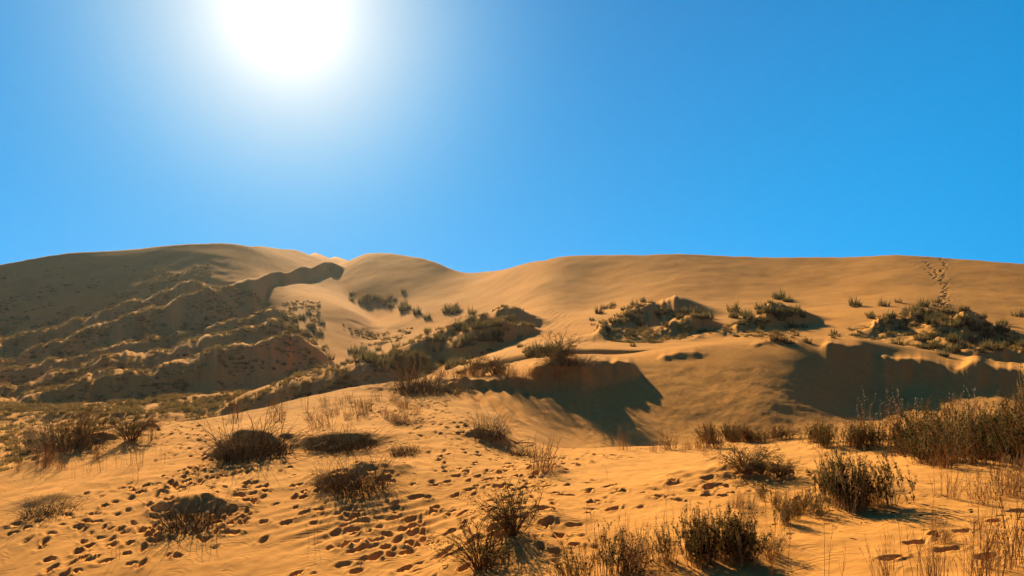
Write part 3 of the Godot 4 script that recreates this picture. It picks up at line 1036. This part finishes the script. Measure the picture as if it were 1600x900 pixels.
func put(base: String, parts: Array, names: Array, at: Vector3, size: Vector3, turn: float, label: String, category: String, group := "") -> void:
	var o := Node3D.new()
	o.name = named(base)
	add_child(o)
	o.position = at
	o.rotation.y = turn
	for k in parts.size():
		var m := MeshInstance3D.new()
		m.name = names[k]
		m.mesh = parts[k]
		m.scale = size
		if names[k] in ["seed_heads", "leaves"]:
			m.set_meta("kind", "stuff")   # too small to pick apart
		o.add_child(m)
	o.set_meta("label", label)
	o.set_meta("category", category)
	if group:
		o.set_meta("group", group)

func put_one(base: String, mesh: Mesh, at: Vector3, size: Vector3, turn: float, label: String, category: String, group: String) -> void:
	var m := MeshInstance3D.new()
	m.name = named(base)
	m.mesh = mesh
	add_child(m)
	m.position = at
	m.scale = size
	m.rotation.y = turn
	m.set_meta("label", label)
	m.set_meta("category", category)
	m.set_meta("group", group)

# each plant as [kind, bearing, level of its foot, width, height, label]
const PLANTS := [
	["mat", 400, 708, 130, 62, "large dark wiry clump on its own mound below the mound's crest"],
	["mat", 375, 712, 80, 40, "low tangled clump grown into the side of the largest dark clump"],
	["mat", 548, 700, 100, 34, "flat dark tangled clump beside the small round tuft"],
	["mat", 505, 698, 70, 22, "trailing end of dry stems beside the flat dark clump"],
	["mat", 565, 768, 110, 62, "dark clump with long dry blades hanging over trampled sand"],
	["mat", 520, 755, 70, 34, "small tangle of dry stems at the edge of a footprint trail"],
	["mat", 300, 820, 110, 44, "low dark clump with fringed shadow between two footprint trails"],
	["mat", 75, 800, 100, 28, "thin flat mat of dark stems on smooth sand"],
	["mat", 632, 708, 54, 22, "small round tuft of dark stems on bare sand"],
	["mat", 766, 682, 64, 44, "dark tuft on the edge of the hollow above a pale fallen stick"],
	["stalk_bush", 852, 738, 84, 66, "reddish dry shrub with upright twigs on the rim of the hollow"],
	["mat", 815, 712, 60, 22, "low reddish tangle beside the upright dry shrub"],
	["grey", 800, 835, 100, 90, "grey-green leafy bush with drooping branches over bare sand"],
	["grey", 752, 890, 110, 78, "grey-green leafy bush leaning low beside the drooping one"],
	["broom", 960, 905, 130, 90, "sparse thin-stemmed shrub with narrow leaves on orange sand"],
	["broom", 900, 915, 90, 80, "small sparse shrub of thin stems beside the grey-green bush"],
	["broom", 1085, 885, 110, 105, "reddish upright shrub with green foot at the left of its clump"],
	["broom", 1150, 880, 120, 112, "broad reddish upright shrub with green foot in the middle of its clump"],
	["broom", 1205, 868, 70, 50, "short bluish green shrub at the right foot of the reddish clump"],
	["broom", 1215, 822, 60, 62, "slender green shrub on the ridge behind the reddish clump"],
	["broom", 1262, 800, 54, 60, "slim green shrub between the reddish clump and the large brown shrub"],
	["broom", 1330, 795, 120, 108, "large brown and green shrub of many upright stems"],
	["broom", 1392, 790, 90, 96, "green side of the large brown shrub by open orange sand"],
	["stalks", 1465, 772, 40, 56, "lone pair of leafy stalks standing on open orange sand"],
	["grey", 1165, 738, 90, 52, "grey-green shrub leaning over its long shadow on the rim"],
	["grey", 1215, 745, 60, 34, "dark low bush in the shade of the leaning grey-green shrub"],
	["stalk_bush", 1040, 703, 60, 44, "small dry bush on the rim standing against the smooth hollow"],
	["stalk_bush", 972, 704, 34, 46, "thin grey twigs on the rim at the tip of the dark shadow"],
	["broom", 1112, 700, 60, 44, "small green bush on the rim of the hollow"],
	["broom", 1175, 690, 62, 34, "low green bush along the rim of the hollow"],
	["broom", 1225, 686, 60, 30, "short green grassy shrub on the rim next to the tall thicket"],
	["broom", 1275, 690, 66, 42, "grassy shrub where the rim meets the tall thicket"],
	["mat", 655, 610, 92, 40, "dark bush crowning the top of the foreground mound"],
	["stalk_bush", 640, 606, 90, 62, "dry feathery bush standing on the mound's crest"],
	["mat", 705, 615, 70, 26, "wiry dark clump sliding off the mound's crest"],
	["broom", 745, 588, 66, 44, "dark green bush behind the mound's crest"],
	["grey", 772, 586, 50, 34, "round dark bush behind the mound's crest beside open sand"],
	["grey", 872, 568, 66, 46, "small wind-shaped bush like a tree on the dune lip"],
	["mat", 890, 572, 90, 22, "mat of roots and stems along the dark dune lip"],
	["mat", 110, 700, 120, 50, "dark dense bush on the left edge of the mound above fringed shadow"],
	["broom", 120, 690, 100, 62, "reddish bush with green foot behind the mound's left edge"],
	["broom", 60, 705, 90, 50, "dull green bush at the left edge of the mound"],
	["grey", 205, 688, 66, 50, "dark rounded bush standing in a dip behind the mound"],
	["stalk_bush", 236, 690, 30, 60, "reddish upright stems beside the dark rounded bush"],
	["stalk_bush", 365, 652, 44, 58, "reddish fan of upright stems on the mound's crest"],
	["stalks", 325, 680, 20, 40, "thin forked stalk on the smooth crest"],
	["stalks", 478, 645, 30, 44, "tall thin stalks on the crest of the mound"],
	["stalk_bush", 430, 655, 60, 40, "loose bunch of dry twigs near the crest"],
	["stalk_bush", 505, 668, 70, 34, "tangle of dry bent twigs above the flat dark clump"],
	["stalk_bush", 560, 645, 60, 30, "short reddish twigs high on the mound"],
	["stalk_bush", 600, 655, 50, 26, "little reddish twigs near the mound's top"],
	["mat", 640, 662, 60, 14, "flat patch of dry stems near the mound's top"],
	["stalks", 1212, 930, 60, 150, "tall bare twig with whitish stem in the near sand"],
	["stalks", 1300, 925, 70, 140, "thin bare twigs standing alone in bright orange sand"],
	["stalks", 1432, 910, 80, 150, "bent bare twigs in front of deep footprints"],
	["stalks", 1540, 905, 110, 160, "spreading bare twigs near the deep footprints"],
	["stalk_bush", 1590, 890, 120, 190, "tall bare branching shrub at the edge of the sand"],
	["stalks", 1010, 925, 60, 110, "bare stalks in front of the sparse thin-stemmed shrub"],
	["stalk_bush", 1590, 775, 100, 90, "bare branching shrub leaning out of the thicket"],
]
const KIND_NAME := {"mat": "tangled_clump", "broom": "upright_shrub", "grey": "leafy_bush", "stalks": "dry_stalks", "stalk_bush": "dry_shrub"}

func kind_words(kind: String, variant: int, size: float) -> String:
	# how a copy looks: its size, then the colour of its kind
	var s := "large " if size > 1.08 else ("small " if size < 0.88 else "")
	if kind == "broom":
		return s + ["reddish olive ", "olive ", "leafy green ", "russet twiggy ", "brownish green "][variant]
	return s + (["reddish ", "straw-brown ", "brown "][variant] if kind == "stalk_bush" else "")

func build_plants() -> void:
	var lib := {
		"mat": [mat_plant(1, 170, 60, 350), mat_plant(2, 150, 80, 350), mat_plant(3, 190, 40, 400), mat_plant(4, 120, 90, 250)],
		"broom": [broom(11, 58, 22, 0.45), broom(12, 52, 32, 0.2), broom(13, 46, 38, 0.05), broom(14, 66, 12, 0.7), broom(15, 50, 28, 0.3)],
		"grey": [grey_bush(21), grey_bush(22)],
		"stalks": [stalks(31, 4, false), stalks(32, 6, false), stalks(33, 3, false)],
		"stalk_bush": [broom(41, 30, 2, 0.8), broom(42, 38, 2, 0.5), broom(43, 26, 3, 0.65)],
	}
	var pale := [stalks(51, 5, true), stalks(52, 4, true), stalks(53, 7, true)]
	var tufts := [tuft(61, 110, 0.2), tuft(62, 130, 0.1), tuft(63, 80, 0.5), tuft(64, 120, 0.05)]
	var r := RandomNumberGenerator.new()
	r.seed = 9
	var part_names := {"mat": ["stems", "leaves"], "broom": ["stems", "leaves"], "grey": ["branches", "leaves"], "stalks": ["stems", "seed_heads"], "stalk_bush": ["twigs", "leaves"]}
	var n := 0
	for p in PLANTS:
		var at := locate(p[1], p[2])
		var px: float = at.z / FOCAL
		var kind: String = p[0]
		put(KIND_NAME[kind], lib[kind][n % lib[kind].size()], part_names[kind], Vector3(at.x, at.y + EYE - 0.02, -at.z), Vector3(p[3] * px, p[4] * px * 1.05, p[3] * px), r.randf() * TAU, p[5], "shrub" if kind != "stalks" else "stalks")
		n += 1
	# clumps whose members only their place tells apart: [kind, bearing, level, spread, spread in level, count, width, height, label, group]
	for z in [
		["broom", 1110, 868, 75, 14, 9, 70, 84, "shrub in the broad clump on bright sand", "shrubs of the broad reddish clump"],
		["stalk_bush", 985, 890, 70, 16, 8, 70, 84, "shrub of thin twigs beside the broad reddish clump", "sparse twigs beside the reddish clump"],
		["broom", 1325, 786, 55, 9, 5, 66, 92, "shrub grown into the large brown and green shrub", "shrubs around the large brown shrub"],
		["broom", 1235, 800, 34, 14, 5, 38, 48, "shrub on the slope below the rim", "small green shrubs below the rim"],
		["broom", 1205, 690, 80, 4, 12, 42, 30, "shrub in the row along the rim", "low shrubs along the rim"],
		["stalk_bush", 1075, 705, 90, 5, 8, 26, 26, "dry tuft on the rim of the hollow", "tiny dry tufts on the rim"],
		["stalk_bush", 1500, 840, 90, 40, 7, 46, 44, "twiggy shrub on the bright sand by the thicket", "low twiggy shrubs by the thicket"],
		["stalk_bush", 560, 640, 110, 22, 22, 30, 22, "twiggy tuft high on the mound", "tiny tufts high on the mound"],
		["stalk_bush", 770, 590, 80, 5, 20, 30, 26, "dry grass tuft along the streaked dune lip", "dry tufts along the streaked lip"],
		["stalk_bush", 890, 570, 26, 3, 10, 30, 24, "dry twiggy tuft on the brink above the darkest hollow", "tufts on the brink of the darkest hollow"],
		["stalk_bush", 1215, 534, 30, 3, 8, 22, 18, "tuft on the brink of the long dark dune face", "tufts on the long dark brink"],
		["broom", 1345, 698, 50, 4, 8, 52, 46, "shrub between the rim row and the dense thicket", "shrubs between rim and thicket"],
		["stalks", 160, 735, 110, 22, 14, 26, 52, "slender dry stalks on the mound's left shoulder", "slender stalks on the left shoulder"],
		["stalk_bush", 1510, 908, 110, 20, 5, 80, 100, "shrub of bare thin stems in front of the deep footprints", "bare-stemmed shrubs by the deep footprints"],
		["stalk_bush", 1555, 775, 50, 16, 6, 60, 66, "shrub of bare stems at the foot of the dense thicket", "bare shrubs at the thicket's foot"],
		["stalk_bush", 1180, 800, 90, 16, 8, 44, 40, "dry shrub on the trampled sand below the rim", "dry shrubs on the sand below the rim"],
		["stalk_bush", 70, 730, 90, 16, 9, 26, 40, "bunch of thin twigs on the mound's left shoulder", "thin twigs on the left shoulder"],
	]:
		for k in z[5]:
			var at := locate(z[1] + clampf(r.randfn() * 0.6, -1.2, 1.2) * z[3], z[2] + clampf(r.randfn() * 0.6, -1.2, 1.2) * z[4], 45.0)
			if at.y < -50.0:
				continue
			var px := at.z / FOCAL * r.randf_range(0.75, 1.2)
			var v_of := r.randi() % int(lib[z[0]].size())
			put(KIND_NAME[z[0]], lib[z[0]][v_of], part_names[z[0]], Vector3(at.x, at.y + EYE - 0.02, -at.z), Vector3(z[6] * px, z[7] * px, z[6] * px), r.randf() * TAU, kind_words(z[0], v_of, px * FOCAL / at.z) + z[8], "stalks" if z[0] == "stalks" else "shrub", z[9])
	# the thicket on the right
	for k in 30:
		var u := 1410.0 + 220.0 * (k % 10) / 9.0 + r.randf_range(-12, 12)
		var v := 724.0 - 13.0 * (k / 10) - maxf(0.0, (1450.0 - u) * 0.25) + r.randf_range(-9, 9)
		var at := locate(u, v)
		var px := at.z / FOCAL
		var w := r.randf_range(75, 120) * px
		var rise := r.randf_range(50, 100)
		put("upright_shrub", lib.broom[k % 5], ["stems", "leaves"], Vector3(at.x, at.y + EYE - 0.02, -at.z), Vector3(w, rise * px * (0.75 + 0.7 * (u - 1410.0) / 220.0), w), r.randf() * TAU, kind_words("broom", k % 5, rise / 75.0) + "shrub in the dense thicket beside the hollow", "shrub", "shrubs of the dense thicket")
	for k in 26:
		var u := 1345.0 + 255.0 * r.randf()
		var at := locate(u, 690.0 - 6.0 * r.randf())
		var px := at.z / FOCAL
		var w := 40.0 * px
		put("flowering_stalks", pale[k % 3], ["stems", "seed_heads"], Vector3(at.x, at.y + EYE - 0.02, -at.z), Vector3(w, r.randf_range(55, 90) * px, w), r.randf() * TAU, "thin stalks with pale seed heads standing against the dark dune face", "stalks", "pale seed heads above the thicket")
	# a weathered stick on the edge of the hollow
	var b := Bits.new()
	var pa := locate(762, 684, 30.0)
	var pb := locate(836, 694, 30.0)
	var foot := Vector3(pa.x, pa.y + EYE, -pa.z)
	var run := PackedVector3Array()
	for k in 6:
		var q := pa.lerp(pb, k / 5.0)
		run.append(Vector3(q.x, ground(q.x, q.z) + EYE + 0.03 + 0.03 * sin(k * 1.9), -q.z) - foot)
	b.tube(run, 0.03, 0.014, Color(0.36, 0.29, 0.22), Color(0.30, 0.23, 0.17))
	var fork := Bits.new()
	fork.tube(PackedVector3Array([run[3], run[3] + Vector3(0.12, 0.07, 0.05), run[3] + Vector3(0.30, 0.10, 0.16)]), 0.014, 0.006, Color(0.34, 0.27, 0.2), Color(0.28, 0.21, 0.15))
	put("fallen_stick", [b.mesh(M.dry), fork.mesh(M.dry)], ["stem", "fork"], foot, Vector3.ONE, 0.0, "pale weathered stick lying on the edge of the hollow", "stick")
	# small dry stalks scattered over the foreground
	for k in 90:
		var u := r.randf_range(-20, 1620)
		var v := r.randf_range(650, 890)
		var at := locate(u, v, 30.0)
		if at.y < -50.0 or n_mid.get_noise_2d(at.x * 0.4, at.z * 0.4 + 70.0) < -0.1:
			continue
		var h := r.randf_range(0.16, 0.5)
		put("dry_stalks", lib.stalks[k % 3], ["stems", "seed_heads"], Vector3(at.x, at.y + EYE - 0.01, -at.z), Vector3(h * 0.7, h, h * 0.7), r.randf() * TAU, "small thin dry stalks growing singly from the trampled sand", "stalks", "single dry stalks in the foreground sand")
	# shrubs on the dunes behind: [bearing, level, spread across, spread in level, how many, width, label, group]
	for z in [
		[640, 488, 14, 5, 3, 24, "shrub standing alone on the bare sand chute", "lone shrubs on the sand chute"],
		[708, 490, 8, 6, 3, 26, "shrub on bare sand above the shaded hummock", "shrubs above the shaded hummock"],
		[590, 468, 34, 10, 26, 14, "shrub on the slope left of the sand chute", "shrubs left of the sand chute"],
		[462, 512, 34, 20, 30, 14, "shrub on the spur's end beside the sand chute", "shrubs on the spur's end"],
		[600, 562, 70, 16, 34, 22, "shrub on the lit back of the shaded hummock", "shrubs on the hummock's back"],
		[740, 520, 60, 26, 44, 22, "shrub on the broken top of the shaded hummock", "shrubs on the hummock's top"],
		[690, 575, 80, 12, 26, 24, "shrub at the shaded foot of the hummock", "shrubs at the hummock's foot"],
		[845, 552, 40, 6, 14, 26, "shrub in the row behind the dark dune lip", "shrubs behind the dune lip"],
		[985, 490, 50, 18, 22, 16, "shrub on the upper edge of the scrubby patch on the bare dune", "shrubs on the scrubby patch"],
		[980, 525, 45, 14, 24, 12, "shrub low on the scrubby patch of the bare dune", "small shrubs on the scrubby patch"],
		[1075, 500, 30, 14, 16, 20, "shrub on the small dark knoll below the bare dune", "shrubs on the small dark knoll"],
		[1200, 492, 45, 18, 26, 22, "shrub on the pointed knoll with the long shadow", "shrubs on the pointed knoll"],
		[1215, 466, 6, 3, 2, 24, "shrub on the very top of the pointed knoll", "shrubs on the knoll's top"],
		[1420, 490, 70, 14, 30, 22, "shrub on the dark knoll at the foot of the step trail", "shrubs at the foot of the step trail"],
		[1520, 505, 60, 14, 24, 22, "shrub on the broad dark knoll beyond the middle dune", "shrubs on the broad dark knoll"],
		[1510, 540, 90, 14, 34, 22, "shrub on the rough ground behind the dark dune face", "shrubs behind the dark dune face"],
		[1310, 524, 60, 4, 12, 12, "tuft along the middle dune's pale crest", "tufts along the pale crest"],
		[1230, 534, 30, 4, 6, 16, "tuft over the dark hollow under the middle dune's crest", "tufts over the dark hollow"],
	]:
		for k in z[4]:
			var at := locate(z[0] + clampf(r.randfn() * 0.6, -1.2, 1.2) * z[2], z[1] + clampf(r.randfn() * 0.6, -1.2, 1.2) * z[3])
			if at.z < 29.0:
				continue
			var big := r.randf_range(0.6, 1.3)
			var w: float = z[5] * big * at.z / FOCAL
			var tall := r.randf_range(0.6, 0.95)
			var look := ("broad " if big > 1.08 else ("small " if big < 0.82 else "")) + ("upright " if tall > 0.84 else ("flat " if tall < 0.7 else "rounded "))
			put_one("dune_shrub", tufts[r.randi() % 4], Vector3(at.x, at.y + EYE - 0.03, -at.z), Vector3(w, w * tall, w), r.randf() * TAU, look + z[6], "shrub", z[7])
	# ground cover nobody could count: the scrub on the left dune's spurs and on the plain before it
	for part in [["scrub_cover", "low brownish scrub covering the spurs of the shaded far dune", 58.0, 150.0, 30000, -80.0, 500.0], ["dune_scrub", "fine scrub in bands over the hummocks of the bare dune", 44.0, 110.0, 22000, 420.0, 1640.0], ["plain_scrub", "dry grassy scrub on the plain between mound and dune", 30.0, 66.0, 4200, -80.0, 560.0]]:
		var put_at := []
		for k in part[4]:
			var u := r.randf_range(part[5], part[6])
			var d := sqrt(lerpf(part[2] * part[2], part[3] * part[3], r.randf()))
			if col_at(u) < 0.0:
				continue
			var x := (u - MID) / FOCAL * d
			var g := ground(x, d)
			var slope := (ground(x, d + 0.6) - g) / 0.6
			if d > 58.0 and slope > 0.42 and r.randf() > 0.55:
				continue
			if part[0] == "dune_scrub" and (veg_at(u, d) < 0.15 or n_mid.get_noise_2d(x * 0.6, d * 0.6 + 33.0) < -0.12):
				continue
			if slope > 0.42 and d > 58.0 and n_broad.get_noise_2d(x * 1.4, d * 1.4) < 0.05:
				continue
			if n_mid.get_noise_2d(x * 0.5, d * 0.5) < -0.25 or part[0] == "scrub_cover" and d > 120.0 and (r.randf() < (d - 120.0) / 26.0 or u > 330.0):
				continue
			if part[0] != "dune_scrub" and d > 52.0 and u > 420.0 and r.randf() < 0.6:
				continue
			var w := r.randf_range(0.25, 0.7) * (1.0 if d > 60.0 else 0.9)
			if slope > 0.42:
				w *= 1.5
			put_at.append([Vector3(x, g + EYE - 0.04, -d), w, r.randf() * TAU, r.randf_range(0.7, 1.3), 0.75 if slope < 0.42 else 0.45])
		var mm := MultiMesh.new()
		mm.transform_format = MultiMesh.TRANSFORM_3D
		mm.use_colors = true
		mm.mesh = tufts[2]
		mm.instance_count = put_at.size()
		for k in put_at.size():
			var q: Array = put_at[k]
			mm.set_instance_transform(k, Transform3D(Basis(Vector3.UP, q[2]).scaled_local(Vector3(q[1], q[1] * q[4], q[1])), q[0]))
			mm.set_instance_color(k, Color(q[3] * 1.05, q[3], q[3] * 0.9))
		var o := MultiMeshInstance3D.new()
		o.name = part[0]
		o.multimesh = mm
		o.set_meta("kind", "stuff")
		o.set_meta("label", part[1])
		o.set_meta("category", "scrub")
		add_child(o)
	# bits of dead twig lying about the foreground plants
	var bit := Bits.new()
	bit.tube(PackedVector3Array([Vector3(-0.5, 0, 0), Vector3(-0.1, 0.06, 0.08), Vector3(0.5, 0, -0.05)]), 0.06, 0.03, Color.WHITE, Color.WHITE)
	var lit := []
	for k in 1500:
		var p: Array = PLANTS[r.randi() % PLANTS.size()]
		var c := locate(p[1], p[2], 30.0)
		if c.y < -50.0:
			continue
		var a := r.randf() * TAU
		var q := Vector2(c.x, c.z) + Vector2(cos(a), sin(a)) * absf(r.randfn()) * 0.9
		if q.y < 6.8:
			continue
		var y := ground(q.x, q.y)
		if y > -50.0:
			lit.append([Vector3(q.x, y + EYE - 0.002, -q.y), r.randf_range(0.03, 0.13), r.randf() * TAU, r.randf_range(0.5, 1.2)])
	var lm := MultiMesh.new()
	lm.transform_format = MultiMesh.TRANSFORM_3D
	lm.use_colors = true
	lm.mesh = bit.mesh(M.dry)
	lm.instance_count = lit.size()
	for k in lit.size():
		var q: Array = lit[k]
		lm.set_instance_transform(k, Transform3D(Basis(Vector3.UP, q[2]).scaled_local(Vector3.ONE * q[1]), q[0]))
		lm.set_instance_color(k, Color(BROWN.r * q[3], BROWN.g * q[3], BROWN.b * q[3]))
	var lo := MultiMeshInstance3D.new()
	lo.name = "twig_litter"
	lo.multimesh = lm
	lo.set_meta("kind", "stuff")
	lo.set_meta("label", "bits of dead twig scattered over the sand around the shrubs")
	lo.set_meta("category", "litter")
	add_child(lo)
